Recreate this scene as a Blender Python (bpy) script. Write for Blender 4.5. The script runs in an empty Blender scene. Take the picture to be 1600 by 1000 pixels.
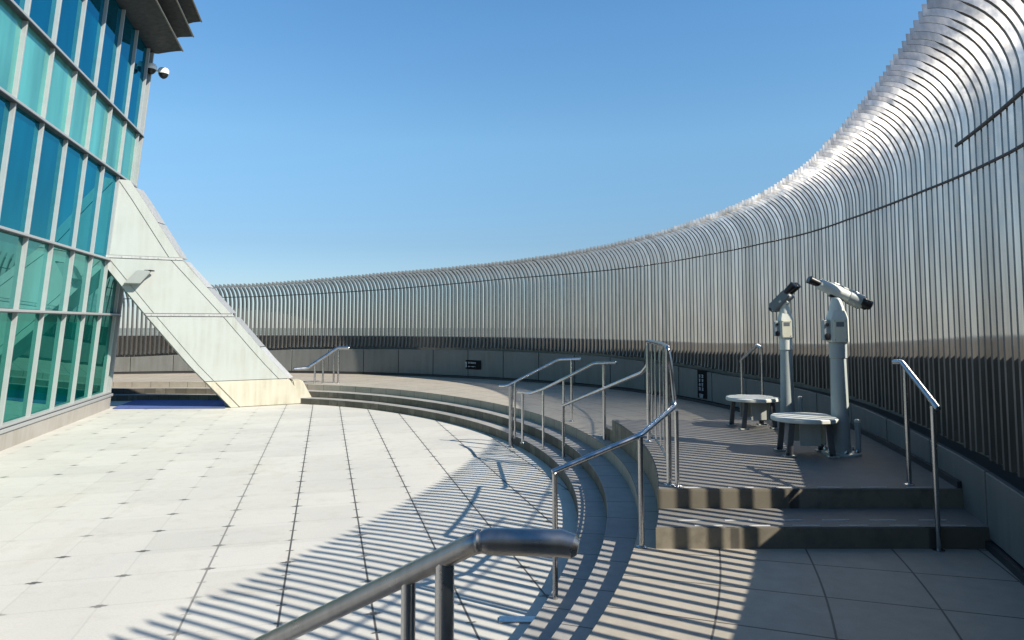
import bpy, bmesh, math, random
from mathutils import Vector, Matrix, Quaternion
random.seed(7)
R_ = math.radians
S = bpy.context.scene
COL = S.collection

# ------------------------------------------------------------------ camera
F_PX, H_PX, PITCH = 1100.0, 505.0, 0.07
EYE = Vector((0, 0, 1.6))
cam = bpy.data.objects.new('camera', bpy.data.cameras.new('camera'))
COL.objects.link(cam)
cam.location = EYE
cam.rotation_euler = (math.pi / 2 + PITCH, 0, 0)
cam.data.sensor_width = 36
cam.data.lens = F_PX / 1600 * 36
cam.data.shift_y = -((500 - (H_PX - F_PX * math.tan(PITCH))) / 1600)
cam.data.clip_end = 20000
cam.data.clip_start = 0.05
S.camera = cam

# ------------------------------------------------------------------ sky + sun
SUN_AZ, SUN_EL = R_(-31), R_(39.5)          # azimuth from +X, counter-clockwise
sd = Vector((math.cos(SUN_AZ) * math.cos(SUN_EL), math.sin(SUN_AZ) * math.cos(SUN_EL), math.sin(SUN_EL)))
w = bpy.data.worlds.new('World'); S.world = w; w.use_nodes = True
nt = w.node_tree
bg = nt.nodes['Background']
sky = nt.nodes.new('ShaderNodeTexSky')
sky.sky_type = 'NISHITA'; sky.sun_disc = False
sky.sun_elevation = SUN_EL
sky.sun_rotation = math.atan2(sd.x, sd.y)
sky.air_density = 1.0; sky.dust_density = 0.15; sky.ozone_density = 2.6
# clear-sky colour balance: less glare at the horizon, deeper blue above
_tc = nt.nodes.new('ShaderNodeTexCoord'); _sx = nt.nodes.new('ShaderNodeSeparateXYZ'); nt.links.new(_tc.outputs['Generated'], _sx.inputs[0])
_cr = nt.nodes.new('ShaderNodeValToRGB'); nt.links.new(_sx.outputs[2], _cr.inputs[0])
_e = _cr.color_ramp.elements
_e[0].position = .0; _e[0].color = (.40, .47, .62, 1)
_e[1].position = .6; _e[1].color = (.55, .86, 1.0, 1)
for _p, _c in ((.11, (.44, .53, .61, 1)), (.25, (.64, .84, .86, 1)), (.40, (.60, .90, 1.0, 1))):
    _n = _e.new(_p); _n.color = _c
_vm = nt.nodes.new('ShaderNodeVectorMath'); _vm.operation = 'MULTIPLY'
nt.links.new(sky.outputs[0], _vm.inputs[0]); nt.links.new(_cr.outputs[0], _vm.inputs[1]); nt.links.new(_vm.outputs[0], bg.inputs[0])
bg.inputs[1].default_value = 0.108
sun = bpy.data.objects.new('sun', bpy.data.lights.new('sun', 'SUN'))
COL.objects.link(sun)
sun.data.energy = 5.0; sun.data.angle = R_(0.5); sun.data.color = (1, 0.93, 0.81)
sun.rotation_euler = sd.to_track_quat('Z', 'Y').to_euler()
S.view_settings.view_transform = 'Standard'; S.view_settings.look = 'None'
S.view_settings.exposure = 0.8; S.view_settings.gamma = 1
S.cycles.max_bounces = 8

# ------------------------------------------------------------------ node helpers
def new_mat(name, base=(.5, .5, .5), rough=.5, metal=0.0):
    m = bpy.data.materials.new(name); m.use_nodes = True
    b = m.node_tree.nodes['Principled BSDF']
    b.inputs['Base Color'].default_value = (*base, 1)
    b.inputs['Roughness'].default_value = rough
    b.inputs['Metallic'].default_value = metal
    return m, m.node_tree, b
def N(t, typ, **kw):
    n = t.nodes.new(typ)
    for k, v in kw.items(): setattr(n, k, v)
    return n
def val(t, sock, v):
    if isinstance(v, (int, float)): sock.default_value = v
    else: t.links.new(v, sock)
def M_(t, op, a, b=0.0, c=0.0):
    n = N(t, 'ShaderNodeMath', operation=op)
    val(t, n.inputs[0], a); val(t, n.inputs[1], b); val(t, n.inputs[2], c)
    return n.outputs[0]
def coords(t, kind='Object'):
    return N(t, 'ShaderNodeTexCoord').outputs[kind]
def mapping(t, vec, scale=(1, 1, 1), rotz=0.0, loc=(0, 0, 0)):
    n = N(t, 'ShaderNodeMapping')
    n.inputs['Scale'].default_value = scale
    n.inputs['Rotation'].default_value = (0, 0, rotz)
    n.inputs['Location'].default_value = loc
    t.links.new(vec, n.inputs[0]); return n.outputs[0]
def noise(t, vec, scale, detail=4, rough=.55):
    n = N(t, 'ShaderNodeTexNoise'); n.inputs['Scale'].default_value = scale
    n.inputs['Detail'].default_value = detail; n.inputs['Roughness'].default_value = rough
    t.links.new(vec, n.inputs['Vector']); return n.outputs[0]
def ramp(t, fac, lo, hi, a=0.0, b=1.0):
    n = N(t, 'ShaderNodeMapRange')
    val(t, n.inputs[0], fac)
    n.inputs[1].default_value = lo; n.inputs[2].default_value = hi
    n.inputs[3].default_value = a; n.inputs[4].default_value = b
    return n.outputs[0]
def mixc(t, fac, a, b):
    n = N(t, 'ShaderNodeMix', data_type='RGBA')
    val(t, n.inputs[0], fac)
    for s, c in ((n.inputs[6], a), (n.inputs[7], b)):
        if isinstance(c, tuple): s.default_value = (*c[:3], 1)
        else: t.links.new(c, s)
    return n.outputs[2]
def mulc(t, col, fac):
    n = N(t, 'ShaderNodeVectorMath', operation='SCALE')
    t.links.new(col, n.inputs[0]); val(t, n.inputs['Scale'], fac); return n.outputs[0]
def bump(t, b, h, strength=.3, dist=.01):
    n = N(t, 'ShaderNodeBump'); n.inputs['Strength'].default_value = strength
    n.inputs['Distance'].default_value = dist
    val(t, n.inputs['Height'], h); t.links.new(n.outputs[0], b.inputs['Normal'])
def line_mask(t, x, period, width, phase=0.0):
    """1 on a joint line, 0 away from it"""
    q = M_(t, 'DIVIDE', M_(t, 'SUBTRACT', x, phase), period)
    fr = M_(t, 'FRACT', M_(t, 'ADD', q, 0.5))
    d = M_(t, 'MULTIPLY', M_(t, 'ABSOLUTE', M_(t, 'SUBTRACT', fr, 0.5)), period)
    return ramp(t, d, width * .5, width * .5 + width * .35, 1, 0)
def sepxyz(t, v):
    n = N(t, 'ShaderNodeSeparateXYZ'); t.links.new(v, n.inputs[0]); return n.outputs

MAT = {}
def mat_metal(name, base, rough, metal=1.0, streak=0.0):
    m, t, b = new_mat(name, base, rough, metal)
    v = coords(t)
    n1 = noise(t, v, 9, 5)
    t.links.new(ramp(t, n1, .3, .7, rough * .8, rough * 1.3), b.inputs['Roughness'])
    if streak:
        s = noise(t, mapping(t, v, (14, 14, .9)), 2.2, 4)
        c = mixc(t, ramp(t, s, .35, .72, 0, streak), base, tuple(x * .55 for x in base))
        oi = N(t, 'ShaderNodeObjectInfo')
        c = mulc(t, c, ramp(t, oi.outputs['Random'], 0, 1, .78, 1.15))
        t.links.new(c, b.inputs['Base Color'])
    MAT[name] = m
mat_metal('steel', (.58, .58, .58), .22, 1.0, .5)
mat_metal('steel_brushed', (.42, .42, .42), .3, 1.0, .5)
mat_metal('louvre', (.40, .38, .355), .21, .78, .6)
mat_metal('louvre_shade', (.20, .195, .19), .4, .8, .3)  # darker copy of the louvre metal: shade of the front faces painted in
mat_metal('dark_tube', (.05, .05, .055), .5, .4)
mat_metal('dark_canopy', (.045, .047, .055), .5, .6)
mat_metal('mullion', (.36, .365, .36), .42, .25)
mat_metal('canopy_edge', (.28, .25, .22), .45, .7)
mat_metal('grey_strip', (.42, .42, .41), .5, .3, .5)

def mat_paint(name, base, rough=.45, dirt=.25, spec=.5, zdirt=False):
    m, t, b = new_mat(name, base, rough)
    v = coords(t)
    a = noise(t, v, 1.7, 5); s = noise(t, mapping(t, v, (7, 7, .6)), 1.3, 5)
    f = M_(t, 'MULTIPLY', ramp(t, a, .3, .75, 0, 1), ramp(t, s, .35, .75, 0, 1))
    c = mixc(t, M_(t, 'MULTIPLY', f, dirt * 2), base, tuple(x * y for x, y in zip(base, (.62, .58, .48))))
    t.links.new(c, b.inputs['Base Color'])
    b.inputs['Specular IOR Level'].default_value = spec
    MAT[name] = m
mat_paint('white_panel', (.345, .365, .345), .5, .3)
mat_paint('cream_foot', (.43, .405, .33), .65, .6)
mat_paint('joint_dark', (.22, .22, .2), .6, .2)
mat_paint('scope_white', (.66, .68, .62), .4, .35)
mat_paint('scope_grey', (.36, .40, .39), .45, .3)
mat_paint('lamp_grey', (.24, .26, .25), .5, .3)
mat_paint('scope_cream', (.70, .69, .55), .45, .3)
mat_paint('scope_body', (.16, .18, .19), .4, .2)
mat_paint('black', (.012, .012, .014), .4, .1)
mat_paint('stool_top', (.58, .60, .55), .5, .5)
mat_paint('stool_leg', (.36, .38, .35), .5, .6)
mat_paint('stool_frame', (.10, .10, .10), .5, .3)
mat_paint('sign_black', (.006, .006, .007), .7, .05, .15)
mat_paint('sign_mark', (.62, .62, .64), .6, .05)
mat_paint('dome_white', (.75, .75, .73), .4, .1)
mat_paint('mat_blue', (.055, .09, .26), .85, .5)
mat_paint('strip_white', (.55, .55, .55), .6, .6)
mat_paint('kerb_grey', (.33, .31, .28), .6, .5)

def mat_plaza():
    m, t, b = new_mat('plaza', (.5, .5, .46), .75)
    v = coords(t)
    # rotate so that x runs across the joints, y along them
    ang = math.atan2(.2549, .9669)
    vv = mapping(t, v, (1, 1, 1), -ang)
    o = sepxyz(t, vv)
    P = .64
    big = noise(t, v, .55, 5, .6); med = noise(t, v, 3.5, 6, .65); fine = noise(t, v, 60, 3, .7)
    cell = N(t, 'ShaderNodeTexWhiteNoise', noise_dimensions='2D')
    sn = N(t, 'ShaderNodeVectorMath', operation='FLOOR')
    t.links.new(mapping(t, vv, (1 / P, 1 / P, 1), 0, (.28 / P, 0, 0)), sn.inputs[0])
    t.links.new(sn.outputs[0], cell.inputs[0])
    c = mixc(t, ramp(t, big, .3, .72), (.475, .455, .405), (.42, .405, .37))
    c = mixc(t, ramp(t, med, .52, .8, 0, .55), c, (.34, .32, .28))
    c = mulc(t, c, ramp(t, cell.outputs[0], 0, 1, .94, 1.04))
    st = noise(t, mapping(t, v, (.9, .35, 1), -.5), 1.4, 7, .7)
    c = mixc(t, ramp(t, st, .56, .72, 0, .4), c, (.38, .335, .26))
    c = mulc(t, c, ramp(t, fine, .2, .8, .9, 1.08))
    jx = line_mask(t, o[0], P, .012, -.28)
    # joint along u: clear near the steps, nearly closed towards the building
    sel = ramp(t, o[0], -1.3, -.7, .1, 1)
    jx = M_(t, 'MULTIPLY', jx, sel)
    wide = line_mask(t, o[0], P, .085, -.28); thin = line_mask(t, o[1], P, .022, .1)
    wid2 = line_mask(t, o[0], P, .035, -.28); thn2 = line_mask(t, o[1], P, .045, .1)
    cr = M_(t, 'MAXIMUM', M_(t, 'MULTIPLY', wide, thin), M_(t, 'MULTIPLY', wid2, thn2))
    tk = M_(t, 'MULTIPLY', M_(t, 'MULTIPLY', line_mask(t, o[0], P, .05, -.28), line_mask(t, o[1], P / 2, .016, .1)), ramp(t, o[0], -1.2, -.6, 0, 1))
    cr = M_(t, 'MULTIPLY', cr, ramp(t, noise(t, v, 1.1, 2), .33, .55, .15, .95))
    jy = M_(t, 'MULTIPLY', line_mask(t, o[1], P, .008, .1), .16)
    j = M_(t, 'MAXIMUM', M_(t, 'MAXIMUM', M_(t, 'MAXIMUM', jx, tk), cr), jy)
    c = mixc(t, M_(t, 'MULTIPLY', j, .93), c, (.035, .033, .03))
    t.links.new(c, b.inputs['Base Color'])
    t.links.new(ramp(t, med, .3, .8, .6, .85), b.inputs['Roughness'])
    bump(t, b, M_(t, 'SUBTRACT', M_(t, 'MULTIPLY', fine, .25), j), .35, .004)
    MAT['plaza'] = m
mat_plaza()

def mat_polar(name, c1, c2, jr, ja, phase_r=11.94, rough=.7, riser=None, jstr=.8, contrast=.5):
    """stone laid in rings; UV holds (arc length at 12 m, radius) in metres"""
    m, t, b = new_mat(name, c1, rough)
    v = coords(t); uv = sepxyz(t, coords(t, 'UV'))
    big = noise(t, v, .9, 5); med = noise(t, v, 7, 5, .65); fine = noise(t, v, 90, 3, .7)
    c = mixc(t, ramp(t, big, .3, .7), c1, c2)
    c = mulc(t, c, ramp(t, med, .3, .75, 1.08, 1 - .25 * contrast))
    c = mulc(t, c, ramp(t, fine, .2, .8, .88, 1.1))
    j = line_mask(t, uv[0], ja, .009) if ja else 0.0
    if jr:
        k = line_mask(t, uv[1], jr, .009, phase_r)
        j = M_(t, 'MAXIMUM', j, k) if ja else k
    if ja or jr:
        c = mixc(t, M_(t, 'MULTIPLY', j, jstr), c, (.02, .02, .02))
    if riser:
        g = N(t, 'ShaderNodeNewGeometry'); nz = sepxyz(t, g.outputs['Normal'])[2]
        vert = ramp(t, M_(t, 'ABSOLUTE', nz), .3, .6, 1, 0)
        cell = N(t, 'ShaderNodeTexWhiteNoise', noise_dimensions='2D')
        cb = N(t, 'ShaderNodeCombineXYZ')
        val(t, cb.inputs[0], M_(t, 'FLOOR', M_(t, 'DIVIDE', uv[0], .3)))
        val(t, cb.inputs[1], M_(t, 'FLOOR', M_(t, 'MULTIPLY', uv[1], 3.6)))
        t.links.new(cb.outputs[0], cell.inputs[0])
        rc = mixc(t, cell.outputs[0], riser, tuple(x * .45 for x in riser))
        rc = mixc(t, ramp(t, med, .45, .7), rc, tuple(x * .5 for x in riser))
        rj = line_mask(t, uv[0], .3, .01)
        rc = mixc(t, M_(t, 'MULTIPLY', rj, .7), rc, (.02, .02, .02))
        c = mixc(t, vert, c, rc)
    t.links.new(c, b.inputs['Base Color'])
    h = M_(t, 'MULTIPLY', fine, .3)
    if ja or jr: h = M_(t, 'SUBTRACT', h, j)
    bump(t, b, h, .35, .004)
    MAT[name] = m
mat_polar('terrace', (.34, .305, .25), (.28, .25, .205), .595, .53)
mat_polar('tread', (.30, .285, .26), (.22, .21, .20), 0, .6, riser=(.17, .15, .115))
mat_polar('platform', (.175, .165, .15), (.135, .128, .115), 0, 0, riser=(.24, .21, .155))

def mat_glass(name, tint, body, fac):
    m = bpy.data.materials.new(name); m.use_nodes = True; t = m.node_tree
    t.nodes.remove(t.nodes['Principled BSDF'])
    out = t.nodes['Material Output']
    v = coords(t)
    gl = N(t, 'ShaderNodeBsdfGlossy'); gl.inputs['Roughness'].default_value = .012
    gl.inputs['Color'].default_value = (*tint, 1)
    df = N(t, 'ShaderNodeBsdfDiffuse')
    s = noise(t, mapping(t, v, (1.2, 1.2, .25)), 1.5, 2)
    c = mixc(t, ramp(t, s, .35, .65), body, tuple(x * .55 for x in body))
    oi = N(t, 'ShaderNodeObjectInfo')
    c = mulc(t, c, ramp(t, oi.outputs['Random'], 0, 1, .72, 1.2))
    t.links.new(c, df.inputs['Color'])
    bm = N(t, 'ShaderNodeBump'); bm.inputs['Strength'].default_value = .12; bm.inputs['Distance'].default_value = .02
    t.links.new(noise(t, v, .9, 1), bm.inputs['Height']); t.links.new(bm.outputs[0], gl.inputs['Normal'])
    mx = N(t, 'ShaderNodeMixShader')
    fr = N(t, 'ShaderNodeFresnel'); fr.inputs[0].default_value = 1.5
    val(t, mx.inputs[0], M_(t, 'MINIMUM', M_(t, 'ADD', M_(t, 'MULTIPLY', fr.outputs[0], .6), fac), 1.0))
    t.links.new(df.outputs[0], mx.inputs[1]); t.links.new(gl.outputs[0], mx.inputs[2])
    t.links.new(mx.outputs[0], out.inputs[0])
    MAT[name] = m
mat_glass('glass_low', (.20, .62, .54), (.0, .07, .058), .35)
mat_glass('glass_mid', (.32, .72, .68), (.02, .15, .145), .38)
mat_glass('glass_high', (.12, .55, .68), (.0, .085, .14), .38)  # here and in glass_top the bluer body paints in the reflected sky
mat_glass('glass_band', (.40, .80, .78), (.10, .36, .34), .22)
mat_glass('glass_top', (.10, .48, .66), (.0, .07, .12), .38)

# ------------------------------------------------------------------ mesh helpers
def tag(o, label=None, cat=None, group=None, kind=None):
    for k, v in (('label', label), ('category', cat), ('group', group), ('kind', kind)):
        if v: o[k] = v
    return o
def link_bm(name, bm, mat, parent=None, smooth=False, uvl=None):
    me = bpy.data.meshes.new(name); bm.normal_update(); bm.to_mesh(me); bm.free()
    mats = mat if isinstance(mat, (list, tuple)) else [mat]
    for x in mats: me.materials.append(MAT[x])
    if smooth:
        me.polygons.foreach_set('use_smooth', [True] * len(me.polygons))
        try: me.set_sharp_from_angle(angle=R_(38))
        except Exception: pass
    o = bpy.data.objects.new(name, me); COL.objects.link(o)
    if parent: o.parent = parent
    return o
def empty(name, label, cat, group=None, loc=(0, 0, 0)):
    o = bpy.data.objects.new(name, None); COL.objects.link(o)
    o.empty_display_size = .2
    tag(o, label, cat, group)
    if loc != (0, 0, 0): o.location = loc
    return o
def frame(d):
    d = d.normalized(); a = Vector((0, 0, 1)) if abs(d.z) < .95 else Vector((1, 0, 0))
    x = a.cross(d).normalized(); return x, d.cross(x).normalized()
def tube(bm, pts, r, seg=14, rad=None, bend=.0, flat=1.0):
    """swept round bar; pts list of Vectors, optional per-point radii; bend rounds the corners"""
    pts = [Vector(p) for p in pts]
    rr = rad or [r] * len(pts)
    if bend:
        q, qr = [pts[0]], [rr[0]]
        for i in range(1, len(pts) - 1):
            a = (pts[i - 1] - pts[i]); b = (pts[i + 1] - pts[i])
            l = min(bend, a.length * .45, b.length * .45)
            A = pts[i] + a.normalized() * l; B = pts[i] + b.normalized() * l
            for k in range(6):
                s = k / 5
                q.append(A * (1 - s) ** 2 + pts[i] * 2 * s * (1 - s) + B * s * s); qr.append(rr[i])
        q.append(pts[-1]); qr.append(rr[-1]); pts, rr = q, qr
    n = len(pts); rings = []
    x, y = frame(pts[1] - pts[0])
    for i, p in enumerate(pts):
        d = (pts[min(i + 1, n - 1)] - pts[max(i - 1, 0)]).normalized()
        x = (x - d * x.dot(d)).normalized(); y = d.cross(x)
        rings.append([bm.verts.new(p + x * math.cos(2 * math.pi * k / seg) * rr[i] + y * math.sin(2 * math.pi * k / seg) * rr[i] * flat) for k in range(seg)])
    for a, b in zip(rings, rings[1:]):
        for k in range(seg):
            bm.faces.new((a[k], a[(k + 1) % seg], b[(k + 1) % seg], b[k]))
    bm.faces.new(rings[0][::-1]); bm.faces.new(rings[-1])
def rail_tube(name, pts, r, parent, mat='steel', bend=.03, endcap=True, seg=16):
    bm = bmesh.new(); pts = [Vector(p) for p in pts]
    if endcap:       # domed ends
        for e in (0, -1):
            a = pts[e]; b = pts[1] if e == 0 else pts[-2]
            d = (a - b).normalized()
            extra = [(a + d * r * s) for s in (.0,)]
        tube(bm, pts, r, seg, bend=bend)
        for e in (0, -1):
            a = pts[e]; b = pts[1] if e == 0 else pts[-2]; d = (a - b).normalized()
            tube(bm, [a - d * .001, a + d * r * .35, a + d * r * .5], r, seg, rad=[r * .995, r * .85, r * .45])
    else:
        tube(bm, pts, r, seg, bend=bend)
    return link_bm(name, bm, mat, parent, True)
def box(bm, c, size, mx=None, bev=0.0):
    """box centred on c; mx 3x3 rotation"""
    m = Matrix.Translation(Vector(c)) @ (mx.to_4x4() if mx else Matrix.Identity(4)) @ Matrix.Diagonal((*size, 1))
    r = bmesh.ops.create_cube(bm, size=1, matrix=m)
    if bev:
        ed = list({e for v in r['verts'] for e in v.link_edges})
        bmesh.ops.bevel(bm, geom=ed, offset=bev, segments=2, affect='EDGES', profile=.6)
def lathe(bm, prof, seg=32, mx=None, cap=True):
    """prof: list of (r, z)"""
    rings = []
    for r, z in prof:
        ring = []
        for k in range(seg):
            p = Vector((r * math.cos(2 * math.pi * k / seg), r * math.sin(2 * math.pi * k / seg), z))
            ring.append(bm.verts.new(mx @ p if mx else p))
        rings.append(ring)
    for a, b in zip(rings, rings[1:]):
        for k in range(seg): bm.faces.new((a[k], a[(k + 1) % seg], b[(k + 1) % seg], b[k]))
    if cap: bm.faces.new(rings[0][::-1]); bm.faces.new(rings[-1])
def prism(bm, poly, z0, z1, uvf=None):
    lo = [bm.verts.new((p[0], p[1], z0)) for p in poly]; hi = [bm.verts.new((p[0], p[1], z1)) for p in poly]
    n = len(poly); bm.faces.new(hi); bm.faces.new(lo[::-1])
    for i in range(n): bm.faces.new((lo[i], lo[(i + 1) % n], hi[(i + 1) % n], hi[i]))
def basis(x, y, z):
    return Matrix((x, y, z)).transposed()

# ------------------------------------------------------------------ plan of the roof deck
CX, CY = -10.67, 8.24
RA, RB, RC, RT = 11.38, 11.66, 11.94, 12.10      # step edges and edge of the raised platform
ZP, Z1, Z2, Z3, ZM, ZT = -.45, -.30, -.15, 0.0, .15, .30
def interp(x, xs, ys):
    if x <= xs[0]: return ys[0]
    for i in range(1, len(xs)):
        if x <= xs[i]:
            s = (x - xs[i - 1]) / (xs[i] - xs[i - 1]); return ys[i - 1] + (ys[i] - ys[i - 1]) * s
    return ys[-1]
_az = [-80, -40, -16, -4, 2, 10, 18, 25, 29, 36, 48, 57, 65, 76, 85, 95, 112, 130]
_rw = [14.1, 14.15, 14.36, 14.62, 14.92, 15.3, 15.56, 15.8, 15.92, 15.98, 15.72, 15.48, 15.3, 15.05, 14.7, 14.25, 13.7, 13.4]
_fine = [-80 + i * .5 for i in range(421)]
_raw = [interp(a, _az, _rw) for a in _fine]
_sm = [sum(_raw[max(0, min(420, i + k))] for k in range(-9, 10)) / 19 for i in range(421)]
def RW(a): return interp(a, _fine, _sm)
def bulge(a): return interp(a, [50, 58, 64, 76, 88, 100, 130], [0, -.1, -.25, -.5, -.8, -1.0, -1.1])
def pol(a, r, z=0.0):
    return Vector((CX + r * math.cos(R_(a)), CY + r * math.sin(R_(a)), z))
def uv_polar(bm):
    uvl = bm.loops.layers.uv.new('UVMap')
    for f in bm.faces:
        for l in f.loops:
            dx, dy = l.vert.co.x - CX, l.vert.co.y - CY
            l[uvl].uv = (math.atan2(dy, dx) * 12.0, math.hypot(dx, dy) if abs(f.normal.z) > .5 else l.vert.co.z + 20)
def ring(name, a0, a1, r0f, r1f, z0, z1, mat, n=400, bev=.004, label=None, cat=None, kind='structure', parent=None):
    bm = bmesh.new(); prev = None
    for i in range(n + 1):
        a = a0 + (a1 - a0) * i / n; r0, r1 = r0f(a), r1f(a)
        v = [bm.verts.new(pol(a, r0, z0)), bm.verts.new(pol(a, r0, z1 - bev)), bm.verts.new(pol(a, r0 + bev, z1)), bm.verts.new(pol(a, r1, z1)), bm.verts.new(pol(a, r1, z0))]
        if prev:
            for k in range(4): bm.faces.new((prev[k], v[k], v[k + 1], prev[k + 1]))
        prev = v
    bm.normal_update(); bmesh.ops.recalc_face_normals(bm, faces=bm.faces); uv_polar(bm)
    return tag(link_bm(name, bm, mat, parent), label, cat, None, kind)

# ground far below the roof terrace, to the horizon
def mat_ground():
    m, t, b = new_mat('city_ground', (.12, .13, .12), .9)
    v = coords(t)
    c = mixc(t, ramp(t, noise(t, v, .004, 8, .7), .35, .65), (.07, .10, .05), (.22, .21, .20))
    t.links.new(c, b.inputs['Base Color']); MAT['city_ground'] = m
mat_ground()
bm = bmesh.new()
bmesh.ops.create_grid(bm, x_segments=2, y_segments=2, size=9000, matrix=Matrix.Translation((0, 0, -60)))
tag(link_bm('ground', bm, 'city_ground'), kind='structure')
bm = bmesh.new()
prism(bm, [pol(-80 + 210 * i / 80, RW(-80 + 210 * i / 80) + .55) for i in range(81)] + [Vector((-24, 8, 0)), Vector((-20, -8, 0))], -1.4, -.62)
tag(link_bm('roof_slab', bm, 'kerb_grey'), kind='structure')
# plaza floor
bm = bmesh.new()
A = [-80 + i for i in range(206)]
poly = [pol(a, RA + bulge(a) + .1) for a in A]
vs = [bm.verts.new((p.x, p.y, ZP)) for p in poly]
bm.faces.new(vs)
bmesh.ops.triangulate(bm, faces=bm.faces)
tag(link_bm('plaza_floor', bm, 'plaza'), kind='structure')
# three curved steps up to the terrace
AZ0, AZ1 = -80, 126
ring('lower_step', AZ0, AZ1, lambda a: RA + bulge(a), lambda a: RB + bulge(a) + .05, ZP - .1, Z1, 'tread')
ring('middle_step', AZ0, AZ1, lambda a: RB + bulge(a) * .97, lambda a: RC + bulge(a) + .05, ZP - .1, Z2, 'tread')
ring('terrace_floor', AZ0, AZ1, lambda a: RC + bulge(a) * .94, lambda a: RW(a) + .3, ZP - .1, Z3, 'terrace')
# raised platform for the telescopes
YF, YF0, YB, YB1 = 5.65, 5.13, 9.62, 10.1
def azy(y, r): return math.degrees(math.asin((y - CY) / r))
def wally(y):
    a = azy(y, 14.5)
    for _ in range(6): a = azy(y, RW(a))
    return a
def plat(name, y0, y1, z0, z1, extra=.12):
    bm = bmesh.new()
    a0, a1 = azy(y0, RT), azy(y1, RT); b0, b1 = wally(y0), wally(y1)
    n = 40
    poly = [pol(a1 + (a0 - a1) * i / n, RT) for i in range(n + 1)]
    poly += [pol(b0 + (b1 - b0) * i / n, RW(b0 + (b1 - b0) * i / n) + extra) for i in range(n + 1)]
    # exact straight front and back edges
    for p in (poly[n], poly[n + 1]): p.y = y0
    for p in (poly[0], poly[-1]): p.y = y1
    prism(bm, poly, z0, z1)
    bm.normal_update()
    bmesh.ops.bevel(bm, geom=[e for e in bm.edges if all(abs(v.co.z - z1) < 1e-5 for v in e.verts)], offset=.006, segments=2, affect='EDGES')
    bm.normal_update(); uv_polar(bm)
    return tag(link_bm(name, bm, 'platform'), kind='structure')
plat('telescope_platform', YF, YB, Z3 - .05, ZT)
plat('platform_step', YF0, YF - .002, Z3 - .05, ZM)
plat('platform_step', YB + .002, YB1, Z3 - .05, ZM)

# anti slip strips on the front steps
strips = empty('step_nosing_strips', 'pale broken anti-slip strips along the edges of the two platform steps', 'anti-slip strips')
for y, z, x0 in ((YF + .035, ZT, 1.35), (YF0 + .035, ZM, 1.3), (YF0 + .17, ZM, 1.2)):
    x = x0
    while x < 3.15:
        bm = bmesh.new(); box(bm, (x + .11, y, z + .002), (.2, .012, .005))
        link_bm('strip', bm, 'strip_white', strips); x += .36 + random.uniform(-.02, .02)

# ------------------------------------------------------------------ the louvred wall
wall = empty('louvred_wall', 'tall curved screen of vertical metal louvres bending inward at the top above a grey dado', 'wall')
def TOPZ(a): return interp(a, [-80, -16, 10, 20, 29, 38, 47, 64, 80, 95, 130], [3.72, 3.67, 3.58, 3.53, 3.46, 3.34, 3.22, 3.05, 2.78, 2.65, 2.6])
def LOWZ(a): return interp(a, [-80, -16, 0, 20, 36, 50, 65, 76, 95, 130], [.60, .60, .68, .70, .86, .90, .88, .84, .62, .6])
def TUBEZ(a): return interp(a, [-80, -16, -8, 2, 14, 22, 48, 65, 81, 100, 130], [2.68, 2.68, 2.79, 2.9, 2.96, 2.96, 2.86, 2.64, 2.46, 2.35, 2.3])
INS = .48
PITCHB = .132
angs = []; a = -78.0
while a < 125:
    angs.append(a); a += math.degrees(PITCHB / RW(a))
def blade_into(bm, a):
    er = Vector((math.cos(R_(a)), math.sin(R_(a)), 0)); et = Vector((-er.y, er.x, 0))
    r = RW(a) + random.uniform(-.004, .004); zt = TOPZ(a) + random.uniform(-.008, .008); zl = LOWZ(a) + random.uniform(-.012, .012)
    zs = zt - .56; hh = .56; dep = .095; hw = .0155
    base = Vector((CX, CY, 0)) + et * random.uniform(-.005, .005)
    kk = interp(a, [5, 35], [.0, .5]); prof = [(.07 * kk, zl), (.03 * kk, zl + .06), (.008 * kk, zl + .13), (0, zl + .2)]
    for k in range(1, 7): prof.append((0, zl + .2 + (zs - zl - .2) * k / 6))
    for k in range(1, 15):
        th = R_(91) * k / 14
        prof.append((INS * (1 - math.cos(th)) * .96, zs + hh * math.sin(th)))
    tb = interp(a, [-20, -5, 10, 45], [.017, .010, .0, -.014]); dep = interp(a, [5, 45], [.095, .105])
    pts = []
    for i, (ins, z) in enumerate(prof):
        p0 = prof[max(i - 1, 0)]; p1 = prof[min(i + 1, len(prof) - 1)]
        dx, dz = -(p1[0] - p0[0]), p1[1] - p0[1]; L = math.hypot(dx, dz); dx /= L; dz /= L
        # outward normal of the profile (away from the plaza / up)
        nx, nz = dz, -dx
        pin = base + er * (r - ins) + Vector((0, 0, z))
        pout = pin + er * nx * dep + Vector((0, 0, nz * dep))
        # tapered section: front flange painted darker for its shade, pale side plate that narrows to the back; the flange stops short of the tip
        fl = hw if i < len(prof) - 4 else -hw + .007
        pts.append([bm.verts.new(pin - et * hw), bm.verts.new(pin + et * fl), bm.verts.new(pout + et * (tb + .006)), bm.verts.new(pout + et * tb)])
    for q, s in zip(pts, pts[1:]):
        for k in range(4):
            f = bm.faces.new((q[k], q[(k + 1) % 4], s[(k + 1) % 4], s[k]))
            if k == 0: f.material_index = 1
    bm.faces.new(pts[0]); bm.faces.new(pts[-1][::-1])
near = [a for a in angs if -19.5 < a]
near = near[:100]; nearset = set(near)
far = bmesh.new()
for a in angs:
    if a in nearset:
        bm = bmesh.new(); blade_into(bm, a)
        bmesh.ops.recalc_face_normals(bm, faces=bm.faces)
        link_bm('louvre_blade', bm, ['louvre', 'louvre_shade'], wall, True)
    else: blade_into(far, a)
bmesh.ops.recalc_face_normals(far, faces=far.faces)
tag(link_bm('louvre_blades', far, ['louvre', 'louvre_shade'], wall, True), kind='stuff')
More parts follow.
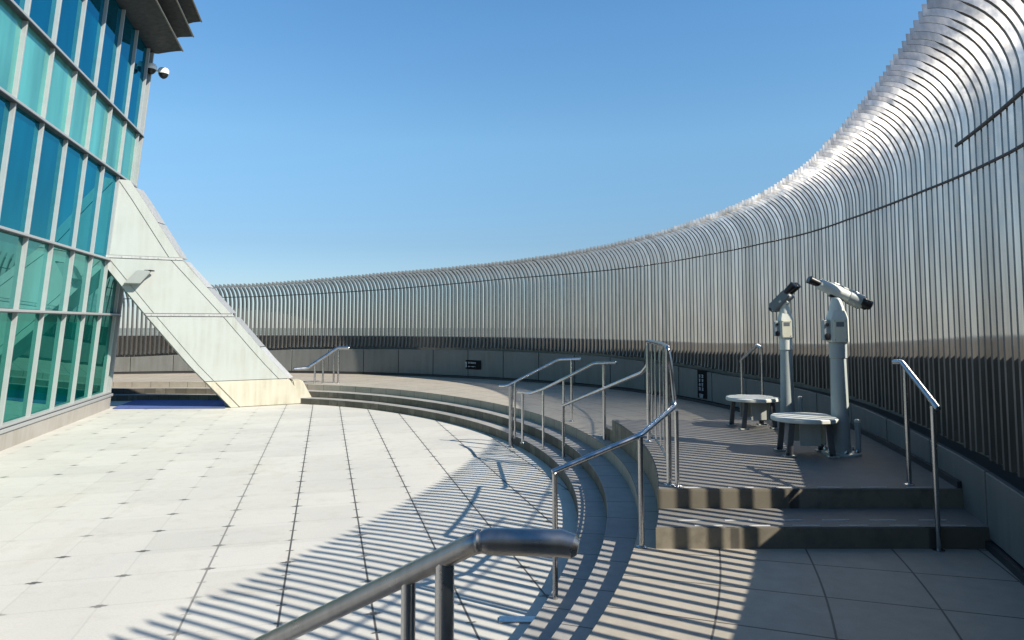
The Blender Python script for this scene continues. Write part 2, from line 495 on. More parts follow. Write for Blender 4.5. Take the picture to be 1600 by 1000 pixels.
def wall_tube(name, a0, a1, off, zf, r, mat='dark_tube'):
    bm = bmesh.new(); n = max(8, int((a1 - a0) * 1.2))
    tube(bm, [pol(a0 + (a1 - a0) * i / n, RW(a0 + (a1 - a0) * i / n) + off, zf(a0 + (a1 - a0) * i / n)) for i in range(n + 1)], r, 8)
    return link_bm(name, bm, mat, wall, True)
wall_tube('shadow_line', -79, 125, -.02, TUBEZ, .012)  # dark tubes drawn in place of shadow lines across the blades
wall_tube('shadow_line', -60, -11, -.02, lambda a: 3.0, .014)
# parapet behind the foot of the louvres, dado panels in front, skirting
mat_paint('dado', (.15, .155, .15), .5, .5)
mat_paint('dado_dark', (.03, .03, .032), .6, .2)
mat_paint('parapet', (.22, .215, .195), .7, .5)
def wall_ring(name, a0, a1, ro, th, z0f, z1f, mat, n=None, bev=0.0):
    n = n or max(4, int((a1 - a0) * 1.5)); bm = bmesh.new(); prev = None
    for i in range(n + 1):
        a = a0 + (a1 - a0) * i / n; r = RW(a) + ro
        v = [bm.verts.new(pol(a, r, z0f(a))), bm.verts.new(pol(a, r, z1f(a))), bm.verts.new(pol(a, r + th, z1f(a))), bm.verts.new(pol(a, r + th, z0f(a)))]
        if prev:
            for k in range(4): bm.faces.new((prev[k], v[k], v[(k + 1) % 4], prev[(k + 1) % 4]))
        else: bm.faces.new(v)
        prev = v
    bm.faces.new(prev[::-1])
    bmesh.ops.recalc_face_normals(bm, faces=bm.faces)
    if bev: bmesh.ops.bevel(bm, geom=[e for e in bm.edges if len(e.link_faces) == 2 and e.calc_face_angle(0) > 1], offset=bev, segments=1, affect='EDGES')
    return link_bm(name, bm, mat, wall)
PARZ = 1.34
def PARF(a): return interp(a, [-30, -12, 4, 22], [1.62, 1.5, 1.32, 1.2])
wall_ring('parapet', -79, 126, .20, .16, lambda a: -.6, PARF, 'parapet')
wall_ring('ledge', -79, 126, .02, .178, lambda a: -.3, lambda a: LOWZ(a) - .10, 'dado_dark')
a = -78.0
while a < 124:
    da = math.degrees(1.25 / RW(a)); gap = math.degrees(.012 / RW(a))
    wall_ring('dado_panel', a + gap, a + da - gap, -.03, .045, lambda q: .07, lambda q: LOWZ(q) - .085, 'dado', n=4, bev=.004)
    a += da
wall_ring('skirting', -79, 126, -.06, .075, lambda a: -.05, lambda a: .055, 'dado_dark')
wall_ring('skirting', wally(YF), wally(YB), -.065, .03, lambda a: .25, lambda a: .355, 'dado_dark')

# ------------------------------------------------------------------ small wall signs
def sign(name, a, z, wdt, hgt, marks, label):
    root = empty(name, label, 'sign')
    er = Vector((math.cos(R_(a)), math.sin(R_(a)), 0)); et = Vector((er.y, -er.x, 0))   # et: to the right seen from inside
    c = pol(a, RW(a) - .045, z)
    mx = basis(et, er, Vector((0, 0, 1)))
    bm = bmesh.new(); box(bm, c, (wdt, .022, hgt), mx, .006)
    link_bm('plate', bm, 'sign_black', root)
    for row in marks:
        bm = bmesh.new()
        for (x, y, sx, sz) in row:
            box(bm, c + et * x + Vector((0, 0, y)) - er * .013, (sx, .003, sz), mx)
        link_bm('lettering', bm, 'sign_mark', root)
mk = [[(-.22, .0, .022, .15), (-.245, .05, .03, .018), (-.22, -.07, .05, .014)], [], []]
random.seed(3)
for i in range(6):
    x = -.13 + i * .052
    mk[1] += [(x, .07, .034, .010), (x, .04, .034, .010), (x + random.choice([-.012, .012]), .055, .009, .045)]
for i in range(9):
    mk[2] += [(-.13 + i * .033, -.055, .018, .010 + random.choice([0, .012]))]
sign('wall_sign', azy(19.9, 15.72) if False else 52.3, .40, .62, .26, mk, 'wide black sign with two lines of white lettering on the far dado')
mk = []
for row in range(4):
    mk.append([])
    for cl in (-.045, .045):
        y = .16 - row * .085; x = cl - .03
        for k in range(3): mk[-1].append((x, y + .024 - k * .024, .055 - random.random() * .02, .009))
        mk[-1].append((x + random.choice([-.014, 0, .014]), y, .009, .06))
mk.append([(-.03, -.20 - k * .022, .13 - k * .01, .008) for k in range(4)])
sign('wall_sign', 22.4, .38, .30, .56, mk, 'upright black sign with stacked white characters on the dado beside the platform')

# ------------------------------------------------------------------ handrails
def post(parent, x, y, z0, z1, r=.019, mat='steel', top=None, plate=True):
    bm = bmesh.new(); t = top or (x, y)
    tube(bm, [(x, y, z0 - .005), (t[0], t[1], z1)], r, 12)
    o = link_bm('post', bm, mat, parent, True)
    if plate:
        bm = bmesh.new(); lathe(bm, [(r + .022, z0 + .001), (r + .022, z0 + .006), (r + .004, z0 + .011)], 18, Matrix.Translation((x, y, 0)))
        link_bm('base_plate', bm, mat, o, True)
    return o
SG = 'stainless steel stair handrails'
# guard rail of the platform edge with its two sloping arms
g = empty('guard_rail', 'bent steel guard rail with thin balusters on the curved edge of the telescope platform', 'guard rail', loc=(0, 0, 0))
arc = [pol(-1.6 + (-11.6 + 1.6) * i / 16, 12.19, 1.40) for i in range(17)]
farp, nearp = arc[0], arc[-1]
rail_tube('top_rail', [(.72, 10.05, .44), (farp.x - .04, farp.y + .16, 1.04), (farp.x, farp.y, 1.14), farp] + arc[1:-1] + [nearp, (nearp.x + .03, nearp.y, 1.2), (nearp.x + .05, nearp.y - .02, .93), (.93, 5.17, .79), (.29, 5.02, .56)], .021, g, bend=.05)
for t_ in (0, 16):
    post(g, arc[t_].x, arc[t_].y, ZT, 1.385, .022)
post(g, nearp.x + .05, nearp.y - .06, ZT, .90, .018)
for i in range(1, 16):
    if i in (2, 4, 7, 10, 13):
        p = arc[i]; bm = bmesh.new()
        tube(bm, [(p.x, p.y, ZT + .1), (p.x, p.y, 1.39)], .009, 8); link_bm('baluster', bm, 'steel', g, True)
bm = bmesh.new(); tube(bm, [Vector((p.x, p.y, ZT + .1)) for p in arc], .012, 8); link_bm('bottom_rail', bm, 'steel', g, True)
post(g, .93, 5.17, 0, .78, .019)
post(g, .30, 5.01, ZP, .55, .019)
post(g, .72, 10.05, Z1, .43, .016)

h = empty('handrail', 'steel handrail on the curved steps just left of the guard rail', 'handrail', SG)
rail_tube('rail', [(.10, 11.5, .49), (.30, 11.1, .51), (.46, 10.75, .60), (.74, 10.19, .80), (1.14, 9.80, 1.05), (1.41, 9.6, 1.07)], .021, h, bend=.06)
post(h, .17, 11.36, Z1, .48, .021); post(h, .47, 10.75, Z1, .58, .017); post(h, .74, 10.19, Z1, .78, .016); post(h, 1.27, 9.80, Z2, 1.04, .024)
h = empty('handrail', 'farther handrail of the middle pair on the curved steps, with thick pale lower post', 'handrail', SG)
rail_tube('rail', [(-.21, 11.95, .55), (-.09, 11.9, .55), (.77, 11.75, 1.0), (1.12, 11.6, 1.02)], .021, h, bend=.06)
post(h, -.02, 11.88, ZP, .55, .034, 'steel_brushed'); post(h, .05, 11.85, Z1, .60, .018); post(h, .98, 11.68, Z3, 1.0, .02)
h = empty('handrail', 'bright steel handrail on the far steps beside the foot of the white leaning column', 'handrail', SG)
rail_tube('rail', [(-5.72, 18.6, .40), (-5.42, 18.75, .41), (-4.72, 19.1, .93), (-4.42, 19.15, .93)], .045, h, bend=.05)
for dx in (0, .2):
    post(h, -5.24 + dx, 18.85 + dx * .3, Z2 - .02, .52 + dx * .5, .026)
for dx in (0, .12):
    post(h, -4.80 + dx, 19.1, Z3, .86, .026)
h = empty('handrail', 'thin steel handrail beside the dado at the right end of the platform steps', 'handrail', SG)
rail_tube('rail', [(3.17, 5.87, 1.28), (3.17, 5.76, 1.285), (3.02, 5.09, 1.03), (3.01, 5.03, 1.0)], .022, h, bend=.03)
post(h, 3.21, 5.79, ZT, 1.27, .018); post(h, 3.01, 5.09, Z3, 1.01, .018)
h = empty('handrail', 'small steel handrail loop behind the farther stool at the back of the platform', 'handrail', SG)
rail_tube('rail', [(3.375, 10.44, 1.03), (3.37, 10.40, 1.07), (3.37, 9.72, 1.30), (3.38, 9.6, 1.27)], .022, h, bend=.04)
post(h, 3.37, 10.40, Z3, 1.06, .016); post(h, 3.38, 9.58, ZT, 1.27, .016)
h = empty('handrail', 'thick steel handrail in the foreground sloping down to the left with a flat capped end', 'handrail', SG)
e0 = Vector((-.085, 1.70, 1.085)); dr = Vector((.79, -.61, 0))
P_ = lambda s, z: (e0.x + dr.x * s, e0.y + dr.y * s, z)
rail_tube('rail', [P_(-1.35, .355), P_(.0, 1.085), (-.03, 1.70, 1.088)], .0255, h, 'steel_brushed', bend=.03, seg=28)
bm = bmesh.new(); tube(bm, [(-.07, 1.70, 1.087), (-.055, 1.70, 1.087), (.115, 1.70, 1.083), (.145, 1.69, 1.078), (.155, 1.688, 1.076)], .03, 28, rad=[.0262, .0305, .0315, .028, .017])
link_bm('end_sleeve', bm, 'steel_brushed', h, True)
bm = bmesh.new(); tube(bm, [(-.085, 1.702, 1.086), (-.079, 1.701, 1.0862), (-.073, 1.70, 1.087)], .03, 28, rad=[.0262, .0285, .0265]); link_bm('weld_bead', bm, 'steel_brushed', h, True)
post(h, *P_(-.10, 0)[:2], Z3, 1.03, .0235, 'steel'); post(h, *P_(-.225, 0)[:2], Z3, .97, .0185, 'steel')
post(h, *P_(-1.0, 0)[:2], Z1, .56, .02, 'steel')
# bracket foot between plaza and steps
bm = bmesh.new(); box(bm, (.12, 5.02, ZP + .006), (.42, .10, .012), None, .004)
tag(link_bm('drain_cover', bm, 'steel'), 'flat bright steel strip on the plaza at the foot of the guard rail arm', 'steel strip')

# ------------------------------------------------------------------ telescopes
def telescope(x, y, z0, yaw, pitch, label, binoc, boxyaw, big):
    root = empty('coin_telescope', label, 'telescope', loc=(x, y, z0), group='coin telescopes on the platform'); root.scale = (1.07, 1.07, 1.07)
    bm = bmesh.new(); lathe(bm, [(.17, 0), (.17, .018), (.16, .024), (.10, .028)], 32)
    base = link_bm('base_flange', bm, 'scope_grey', root, True)
    for k in range(6):
        a = k * math.pi / 3 + .4
        bm = bmesh.new(); lathe(bm, [(.022, .022), (.022, .045), (.013, .058)], 8, Matrix.Translation((.135 * math.cos(a), .135 * math.sin(a), 0)))
        link_bm('bolt', bm, 'steel', base, True)
    bm = bmesh.new(); lathe(bm, [(.088, .026), (.084, .10), (.076, .5), (.068, .90)], 36)
    link_bm('pole', bm, 'scope_grey', root, True)
    bm = bmesh.new(); lathe(bm, [(.069, .885), (.078, .892), (.08, 1.03), (.074, 1.036)], 36)
    link_bm('collar', bm, 'scope_grey' if big else 'scope_white', root, True)
    # small service pipe at the foot
    bm = bmesh.new(); tube(bm, [(.15, -.02, .02), (.15, -.02, .30)], .026, 14); link_bm('conduit', bm, 'scope_grey', root, True)
    bm = bmesh.new(); lathe(bm, [(.028, .295), (.028, .315), (.012, .325)], 14, Matrix.Translation((.15, -.02, 0))); link_bm('conduit_cap', bm, 'scope_white', root, True)
    # housing: tapered box with chamfers
    bm = bmesh.new()
    prof = [(-.085, -.10), (.085, -.10), (.115, -.05), (.105, .09), (.06, .12), (-.06, .12), (-.105, .09), (-.115, -.05)]
    lo = [bm.verts.new((p[0], p[1], 1.036)) for p in prof]
    mi = [bm.verts.new((p[0] * .98, p[1] * .98, 1.26)) for p in prof]
    hi = [bm.verts.new((p[0] * .74, p[1] * .80, 1.335)) for p in prof]
    n = len(prof)
    for A_, B_ in ((lo, mi), (mi, hi)):
        for k in range(n): bm.faces.new((A_[k], A_[(k + 1) % n], B_[(k + 1) % n], B_[k]))
    bm.faces.new(lo[::-1]); bm.faces.new(hi)
    bmesh.ops.bevel(bm, geom=bm.edges[:], offset=.006, segments=2, affect='EDGES')
    hs = link_bm('housing', bm, 'scope_white', root); hs.rotation_euler[2] = boxyaw; hs.scale = (.8, .85, 1)
    bm = bmesh.new(); box(bm, (0, -.103, 1.145), (.14, .012, .21), None, .004); link_bm('front_plate', bm, 'scope_cream', hs)
    bm = bmesh.new(); box(bm, (-.135, -.02, 1.15), (.075, .12, .19), None, .01); cb = link_bm('coin_box', bm, 'scope_grey', hs)
    bm = bmesh.new(); lathe(bm, [(.032, 0), (.032, .012), (.02, .016)], 20, Matrix.Translation((-.135, -.078, 1.09)) @ Matrix.Rotation(R_(90), 4, 'X')); link_bm('coin_slot', bm, 'black', cb, True)
    bm = bmesh.new(); lathe(bm, [(.018, 0), (.018, .012)], 16, Matrix.Translation((-.135, -.078, 1.20)) @ Matrix.Rotation(R_(90), 4, 'X')); link_bm('lock', bm, 'black', cb, True)
    bm = bmesh.new(); box(bm, (.0, -.1105, 1.205), (.085, .003, .045), None, .001); link_bm('instruction_plate', bm, 'scope_body', hs)
    for sx in (-.058, .058):
        for sz in (1.06, 1.235):
            bm = bmesh.new(); lathe(bm, [(.005, 0), (.005, .004)], 8, Matrix.Translation((sx, -.109, sz)) @ Matrix.Rotation(R_(90), 4, 'X')); link_bm('screw', bm, 'joint_dark', hs, True)
    # neck
    bm = bmesh.new(); lathe(bm, [(.068, 1.33), (.066, 1.36), (.05, 1.43), (.04, 1.46)], 28); link_bm('neck', bm, 'scope_white', root, True)
    head = bpy.data.objects.new('binoculars', None)
    hz = 1.50
    R3 = Matrix.Rotation(yaw, 3, 'Z') @ Matrix.Rotation(-pitch, 3, 'Y')      # +X = viewing direction
    T4 = Matrix.Translation((.035 if big else -.03, 0, hz)) @ R3.to_4x4() @ Matrix.Scale(.80 if big else .80, 4)
    def along(name, prof, off, mat, parent, flat=1.0):
        bm = bmesh.new()
        mx = T4 @ Matrix.Translation((0, off[0], off[1])) @ Matrix.Diagonal((1, 1, flat, 1)) @ Matrix.Rotation(R_(90), 4, 'Y')
        lathe(bm, prof, 30, mx); return link_bm(name, bm, mat, parent, True)
    def abox(name, c, s, mat, parent, bev=.008):
        bm = bmesh.new(); box(bm, (0, 0, 0), s, None, bev); bm.transform(T4 @ Matrix.Translation(c)); return link_bm(name, bm, mat, parent)
    if big:
        body = along('binocular_body', [(.055, -.27), (.072, -.25), (.078, -.05), (.08, .10), (.088, .14)], (0, 0), 'scope_white', root, .92)
        abox('top_bridge', (.10, 0, .068), (.20, .10, .03), 'scope_white', body, .01)
        along('hood', [(.088, .10), (.092, .13), (.096, .26), (.088, .27)], (0, 0), 'scope_grey', body, .92)
        for s in (-1, 1):
            along('objective', [(.052, .24), (.056, .25), (.058, .35), (.05, .36), (.046, .34)], (s * .052, 0), 'black', body)
            along('eyepiece', [(.03, -.25), (.036, -.27), (.04, -.34), (.044, -.385), (.036, -.39)], (s * .034, .0), 'black', body)
        along('sight', [(.009, -.1), (.009, .2)], (0, .085), 'steel', body)
        abox('yoke', (-.02, 0, -.062), (.16, .07, .05), 'black', body)
    else:
        body = abox('binocular_body', (.02, 0, .0), (.36, .21, .15), 'scope_body', root, .03)
        abox('body_rim', (.02, 0, -.045), (.37, .2, .016), 'scope_white', body, .006)
        for s in (-1, 1):
            along('eyepiece', [(.036, -.14), (.046, -.17), (.05, -.25), (.056, -.325), (.046, -.33)], (s * .068, .02), 'black', body)
            along('objective', [(.05, .18), (.056, .2), (.05, .225)], (s * .05, .0), 'black', body)
        abox('yoke', (.0, 0, -.075), (.12, .08, .06), 'scope_white', body)
        along('focus_knob', [(.016, -.02), (.016, .02)], (.10, -.03), 'dome_white', body)
    return root
telescope(3.28, 7.12, ZT, math.atan2(-.10, 1), R_(-25), 'nearer white telescope on the right, long white barrel tilted down to the right', True, R_(-9), True)
telescope(3.62, 9.35, ZT, math.atan2(.72, -.62), R_(-42), 'farther telescope behind the stool, dark short body with two upright black eyecups', True, R_(-10), False)

# ------------------------------------------------------------------ step stools
def stool(x, y, rz, label):
    root = empty('step_stool', label, 'stool', 'step stools before the telescopes', loc=(x, y, ZT))
    root.rotation_euler[2] = rz
    bm = bmesh.new(); n = 40; out = []
    for k in range(n):                      # rounded front, cut straight at the telescope side
        th = 2 * math.pi * k / n
        px = .33 * math.cos(th); py = .31 * math.sin(th)
        px = min(px, .26 + .02 * math.cos(th * 2))
        out.append((px, py))
    H = .375
    lo = [bm.verts.new((p[0] * .96, p[1] * .96, H - .045)) for p in out]; mi = [bm.verts.new((p[0], p[1], H - .037)) for p in out]
    m2 = [bm.verts.new((p[0], p[1], H - .01)) for p in out]; hi = [bm.verts.new((p[0] * .97, p[1] * .97, H)) for p in out]
    for A_, B_ in ((lo, mi), (mi, m2), (m2, hi)):
        for k in range(n): bm.faces.new((A_[k], A_[(k + 1) % n], B_[(k + 1) % n], B_[k]))
    bm.faces.new(lo[::-1]); bm.faces.new(hi)
    bm.normal_update()
    link_bm('seat', bm, 'stool_top', root, True)
    for sx, sy in ((-.2, -.17), (.19, -.17), (-.2, .17), (.19, .17)):
        bm = bmesh.new(); box(bm, (0, 0, 0), (.055, .028, .325), None, .004)
        bm.transform(Matrix.Translation((sx * .97, sy, .1625)) @ Matrix.Rotation(-.10 * (1 if sx > 0 else -1), 4, 'Y'))
        lg = link_bm('leg', bm, 'stool_frame', root)
        bm = bmesh.new(); box(bm, (sx * 1.05, sy, .008), (.11, .07, .014), None, .003); link_bm('foot', bm, 'stool_leg', lg)
        bm = bmesh.new(); lathe(bm, [(.012, .014), (.012, .035), (.007, .04)], 8, Matrix.Translation((sx * 1.05 - .02, sy - .02, 0))); link_bm('bolt', bm, 'black', lg, True)
    for sy in (-.165, .165):
        bm = bmesh.new(); box(bm, (0, sy * .9, .215), (.20, .012, .22), None, .004); link_bm('side_plate', bm, 'stool_leg', root)
    bm = bmesh.new(); box(bm, (.15, 0, .215), (.012, .24, .22), None, .004); link_bm('back_plate', bm, 'stool_leg', root)
    return root
stool(2.93, 7.12, R_(-6), 'nearer pale step stool with a rounded top, in front of the big white telescope')
stool(3.03, 8.95, R_(8), 'farther pale step stool with a rounded top, beside the dark short telescope')

# ------------------------------------------------------------------ glass building
KB = Vector((-9.7, 17.0, ZP)); U = Vector((.2549, -.9669, 0)); NN = Vector((.9669, .2549, 0)); LEAN = .08
def FP(s, z, o=0.0): return KB + U * s + NN * (o + LEAN * z) + Vector((0, 0, z))
ROWS = [.39, 2.26, 3.50, 5.44, 6.74, 9.0]
PP = 1.12; S0 = .06; NB = 10
bld = empty('glass_building', 'tall teal glass building with pale steel mullions on the left of the plaza', 'building')
UPV = (NN * LEAN + Vector((0, 0, 1))).normalized(); OUT = U.cross(UPV); OUT = OUT if OUT.dot(NN) > 0 else -OUT
MXF = basis(U, OUT, UPV)
if MXF.determinant() < 0: MXF = basis(-U, OUT, UPV)
def fbox(name, s0, s1, z0, z1, o0, o1, mat, bev=.0, parent=None):
    c = (FP(s0, z0, o0) + FP(s1, z1, o1)) / 2
    bm = bmesh.new(); box(bm, c, (abs(s1 - s0), abs(o1 - o0), (z1 - z0) * math.sqrt(1 + LEAN ** 2)), MXF, bev)
    return link_bm(name, bm, mat, parent or bld)
gm = ['glass_low', 'glass_mid', 'glass_high', 'glass_band', 'glass_top']
edges = [-.24] + [S0 + PP * k for k in range(NB + 1)]
for r in range(5):
    for k in range(len(edges) - 1):
        s0, s1 = edges[k] + .02, edges[k + 1] - .02
        bm = bmesh.new(); z0, z1 = ROWS[r] + .03, ROWS[r + 1] - .03
        j = random.uniform(-.004, .004); j2 = random.uniform(-.003, .003)
        q = [FP(s0, z0, -.09 + j), FP(s1, z0, -.09 - j), FP(s1, z1, -.09 - j + j2), FP(s0, z1, -.09 + j + j2)]
        f = bm.faces.new([bm.verts.new(p) for p in q])
        ret = bmesh.ops.extrude_face_region(bm, geom=[f])
        bmesh.ops.translate(bm, verts=[v for v in ret['geom'] if isinstance(v, bmesh.types.BMVert)], vec=-NN * .03)
        bmesh.ops.recalc_face_normals(bm, faces=bm.faces)
        link_bm('window_pane', bm, gm[r], bld)
for s in edges[1:] :
    fbox('mullion', s - .019, s + .019, .36, 9.0, -.14, -.02, 'mullion', .006)
fbox('corner_post', -.27, -.21, .36, 9.0, -.16, .0, 'mullion', .006)
for z in ROWS[:-1]:
    fbox('transom', -.24, S0 + PP * NB, z - .022, z + .022, -.15, .01, 'mullion', .006)
    fbox('transom_gasket', -.26, S0 + PP * NB, z - .038, z - .023, -.14, .016, 'dark_tube')
for s in edges[1:]:
    fbox('mullion_shade', s - .036, s - .023, .42, 9.0, -.13, -.03, 'dark_tube')  # dark strip that paints the shading along one side of each mullion
fbox('base_kerb', -.2, S0 + PP * NB + .5, -.05, .30, -.5, .03, 'kerb_grey', .01)
fbox('base_trim', -.27, S0 + PP * NB + .5, .305, .362, -.4, .05, 'mullion', .006)
# return side and core behind the panes
bm = bmesh.new()
c0, c1 = -.20, S0 + PP * NB
v = [FP(c0, .05, -.16), FP(c1, .05, -.16), FP(c1, .05, -7), FP(c0, .05, -7)]
v2 = [FP(c0, 9.5, -.16), FP(c1, 9.5, -.16), FP(c1, 9.5, -7), FP(c0, 9.5, -7)]
V1 = [bm.verts.new(p) for p in v]; V2 = [bm.verts.new(p) for p in v2]
bm.faces.new(V1); bm.faces.new(V2)
for k in range(4): bm.faces.new((V1[k], V1[(k + 1) % 4], V2[(k + 1) % 4], V2[k]))
bmesh.ops.recalc_face_normals(bm, faces=bm.faces)
link_bm('wall', bm, 'parapet', bld)
bx = basis(NN, -U, Vector((0, 0, 1)))
for r in range(5):
    for k in range(6):
        o0 = -.18 - k * 1.12; o1 = o0 - 1.08
        q = [FP(-.22, ROWS[r] + .03, o0), FP(-.22, ROWS[r] + .03, o1), FP(-.22, ROWS[r + 1] - .03, o1), FP(-.22, ROWS[r + 1] - .03, o0)]
        bm = bmesh.new(); f = bm.faces.new([bm.verts.new(p) for p in q])
        ret = bmesh.ops.extrude_face_region(bm, geom=[f]); bmesh.ops.translate(bm, verts=[x for x in ret['geom'] if isinstance(x, bmesh.types.BMVert)], vec=U * .015)
        bmesh.ops.recalc_face_normals(bm, faces=bm.faces)
        link_bm('window_pane', bm, gm[r], bld)
# roof canopy: three overlapping dark blades, each a curved wing section run along the facade
def canopy_blade(prof, th, edge=None):
    bm = bmesh.new(); s0, s1 = -.27, S0 + PP * NB
    up = [(o, z) for o, z in prof]; lo = [(o, z - th * (1 if 0 < i < len(prof) - 1 else .35)) for i, (o, z) in enumerate(prof)]
    loop = up + lo[::-1]
    a_ = [bm.verts.new(KB + U * s0 + NN * o + Vector((0, 0, z))) for o, z in loop]
    b_ = [bm.verts.new(KB + U * s1 + NN * o + Vector((0, 0, z))) for o, z in loop]
    n = len(loop)
    for k in range(n): bm.faces.new((a_[k], a_[(k + 1) % n], b_[(k + 1) % n], b_[k]))
    bm.faces.new(a_); bm.faces.new(b_[::-1]); bmesh.ops.recalc_face_normals(bm, faces=bm.faces)
    o = link_bm('canopy_blade', bm, 'dark_canopy', bld, True)
    bm = bmesh.new(); oe, ze = prof[-1]
    pts = [KB + U * s + NN * (oe + .012) + Vector((0, 0, ze - .015)) for s in (s0, s1)]
    tube(bm, pts, .022, 8); link_bm('edge_trim', bm, 'canopy_edge', o, True)
canopy_blade([(.5, 9.02), (.62, 8.93), (.8, 8.93), (1.05, 9.0), (1.22, 9.04), (1.36, 9.03)], .05)
canopy_blade([(.85, 9.28), (1.15, 9.36), (1.3, 9.42), (1.45, 9.44), (1.6, 9.43)], .05)
canopy_blade([(1.1, 9.62), (1.45, 9.78), (1.6, 9.84), (1.78, 9.85)], .05)
bm = bmesh.new()
for z in (9.0,):
    box(bm, (FP(-.2, 9.45, -3.75) + FP(S0 + PP * NB, 9.45, -3.75)) / 2, (PP * NB + .3, 7.4, .7), basis(U, -NN, Vector((0, 0, 1))) if basis(U, -NN, Vector((0, 0, 1))).determinant() > 0 else basis(-U, -NN, Vector((0, 0, 1))))
link_bm('roof', bm, 'dark_canopy', bld)
for s in [S0 + PP * k for k in range(0, NB, 2)]:
    bm = bmesh.new(); tube(bm, [KB + U * s + NN * .5 + Vector((0, 0, 9.2)), KB + U * s + NN * 1.5 + Vector((0, 0, 9.72))], .03, 8); link_bm('canopy_bracket', bm, 'mullion', bld, True)

# security domes at the corner
def dome(o, z, label, s=-.3):
    p = KB + U * s + NN * o + Vector((0, 0, z))
    root = empty('security_camera', label, 'security camera', 'security cameras at the building corner', loc=tuple(p))
    bm = bmesh.new(); lathe(bm, [(.125, -.02), (.13, .0), (.13, .08), (.10, .12), (.05, .135)], 26); link_bm('housing', bm, 'dome_white', root, True)
    bm = bmesh.new(); lathe(bm, [(.03, -.14), (.075, -.11), (.11, -.06), (.12, -.02)], 26); link_bm('dome', bm, 'black', root, True)
    bm = bmesh.new(); e = -NN * (o - .66)
    tube(bm, [Vector((0, 0, .05)), e * .999 + Vector((0, 0, .05))], .02, 10); link_bm('arm', bm, 'dome_white', root, True)
dome(.93, 8.40, 'outer white security dome camera hanging clear of the building corner against the sky')
dome(.68, 8.43, 'inner white security dome camera right against the building corner', s=-.12)

# ------------------------------------------------------------------ leaning white leg
F0 = Vector((-6.83, 17.26, ZP)); D = Vector((.865, .5, 0)).normalized(); ND = Vector((D.y, -D.x, 0))     # ND faces the viewer
leg = empty('leaning_column', 'broad white panelled column leaning from the plaza into the glass building', 'column')
def LP(a, z, b=0.0): return F0 + D * a + Vector((0, 0, z)) - ND * b
def slab(name, poly, b0, b1, mat, bev=.004, parent=None):
    """poly in (a, z) on the face plane, from depth b0 (front) to b1 (back)"""
    bm = bmesh.new(); f = [bm.verts.new(LP(a, z, b0)) for a, z in poly]; g_ = [bm.verts.new(LP(a, z, b1)) for a, z in poly]
    n = len(poly); bm.faces.new(f); bm.faces.new(g_[::-1])
    for k in range(n): bm.faces.new((f[k], g_[k], g_[(k + 1) % n], f[(k + 1) % n]))
    bmesh.ops.recalc_face_normals(bm, faces=bm.faces)
    if bev: bmesh.ops.bevel(bm, geom=bm.edges[:], offset=bev, segments=2, affect='EDGES')
    return link_bm(name, bm, mat, parent or leg)
def La(z): return interp(z, [0, 1.08, 2.2, 3.46, 5.5], [.01, -.97, -1.87, -2.84, -4.4])      # lower/left edge
def Ra(z): return interp(z, [0, .60, 1.17, 2.2, 3.58, 4.9, 5.5], [1.83, 1.42, .89, .03, -1.2, -2.02, -2.42]) # right edge of the face
def band(z0, z1, off0, off1, n=3):
    zs = [z0 + (z1 - z0) * i / n for i in range(n + 1)]
    return [(La(z) + off0 if off0 is not None else Ra(z) - off1, z) for z in zs]
JZ = [(.66, 2.20), (2.28, 3.53), (3.60, 5.35)]
# core just behind the cladding
def quadstrip(z0, z1, fa, fb):
    zs = [z0 + (z1 - z0) * i / 4 for i in range(5)]
    return [(fa(z), z) for z in zs] + [(fb(z), z) for z in zs[::-1]]
slab('core', quadstrip(0.02, 5.3, lambda z: La(z) + .02, lambda z: Ra(z) - .02), .02, .62, 'joint_dark', 0)
for z0, z1 in JZ:
    slab('edge_panel', quadstrip(z0, z1, lambda z: La(z), lambda z: La(z) + .19), 0, .6, 'white_panel')
    slab('main_panel', quadstrip(z0, z1, lambda z: La(z) + .205, lambda z: Ra(z) - .255), .004, .3, 'white_panel')
    slab('edge_panel', quadstrip(z0, z1, lambda z: Ra(z) - .24, lambda z: Ra(z)), 0, .6, 'white_panel')
for z in (2.24, 3.565):
    slab('joint_band', [(La(z - .03), z - .03), (Ra(z - .03) + .02, z - .03), (Ra(z + .03) + .02, z + .03), (La(z + .03), z + .03)], -.014, .6, 'grey_strip', .006)
slab('foot', quadstrip(0.0, .645, lambda z: La(z), lambda z: La(z) + .19), -.002, .62, 'cream_foot', .01)
slab('foot', quadstrip(0.0, .645, lambda z: La(z) + .195, lambda z: Ra(z) + .0), -.002, .62, 'cream_foot', .02)
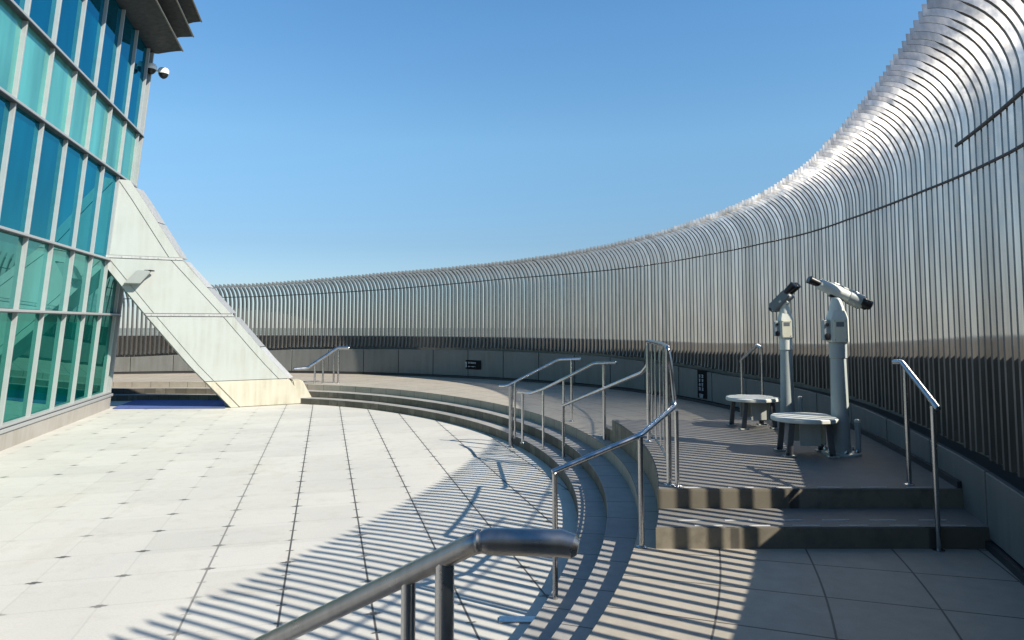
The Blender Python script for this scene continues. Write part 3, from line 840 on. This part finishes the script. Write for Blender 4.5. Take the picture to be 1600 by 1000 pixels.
# bevelled flank rising beside the right edge, in grey sheet with seams
for z0, z1 in ((.66, 1.45), (1.47, 2.2), (2.3, 2.9), (2.92, 3.53), (3.6, 4.4), (4.42, 5.2)):
    bm = bmesh.new(); zz = [z0 + (z1 - z0) * i / 3 for i in range(4)]
    a_ = [bm.verts.new(LP(Ra(z) + .004, z, .01)) for z in zz]; b_ = [bm.verts.new(LP(Ra(z) + .20, z, .38)) for z in zz]; c_ = [bm.verts.new(LP(Ra(z) - .05, z, .6)) for z in zz]
    for k in range(3):
        bm.faces.new((a_[k], b_[k], b_[k + 1], a_[k + 1])); bm.faces.new((b_[k], c_[k], c_[k + 1], b_[k + 1])); bm.faces.new((c_[k], a_[k], a_[k + 1], c_[k + 1]))
    bm.faces.new((a_[0], c_[0], b_[0])); bm.faces.new((a_[3], b_[3], c_[3]))
    bmesh.ops.recalc_face_normals(bm, faces=bm.faces)
    link_bm('flank_panel', bm, 'grey_strip', leg)
for z0 in (2.24, 3.565):
    for k in range(5):
        a_ = La(z0) + .12 + k * (Ra(z0) - La(z0) - .24) / 4
        bm = bmesh.new(); lathe(bm, [(.011, 0), (.011, .006), (.006, .009)], 10, Matrix.Translation(LP(a_, z0, -.014)) @ basis(D, Vector((0, 0, 1)), ND).to_4x4())
        link_bm('bolt', bm, 'joint_dark', leg, True)
slab('foot_flank', [(1.45, .62), (1.72, .60), (1.98, .12), (2.0, .03), (1.93, 0), (1.6, 0)], .02, .5, 'cream_foot', .03)
# floodlight on the column
fl = empty('wall_lamp', 'slanted grey box lamp mounted high on the white leaning column', 'lamp')
bm = bmesh.new()
q = [(-2.38, 2.93), (-2.06, 2.93), (-1.82, 3.24), (-2.13, 3.24)]
f1 = [bm.verts.new(LP(a, z, -.01)) for a, z in q]; f2 = [bm.verts.new(LP(a + .01, z + .02, -.22)) for a, z in q]
bm.faces.new(f1); bm.faces.new(f2[::-1])
for k in range(4): bm.faces.new((f1[k], f2[k], f2[(k + 1) % 4], f1[(k + 1) % 4]))
bmesh.ops.recalc_face_normals(bm, faces=bm.faces); bmesh.ops.bevel(bm, geom=bm.edges[:], offset=.012, segments=2, affect='EDGES')
link_bm('casing', bm, 'lamp_grey', fl)
bm = bmesh.new(); box(bm, LP(-1.86, 3.26, -.13), (.16, .16, .03), None, .005); link_bm('bracket', bm, 'black', fl)

# blue mat between the building and the column
bm = bmesh.new()
mp = [(-9.55, 17.02), (-6.9, 17.12), (-7.6, 18.75), (-9.95, 18.75)]
prism(bm, mp, ZP + .004, ZP + .03)
bmesh.ops.bevel(bm, geom=bm.edges[:], offset=.004, segments=1, affect='EDGES')
tag(link_bm('floor_mat', bm, 'mat_blue'), 'dark blue mat lying on the plaza between the glass corner and the column foot', 'mat')
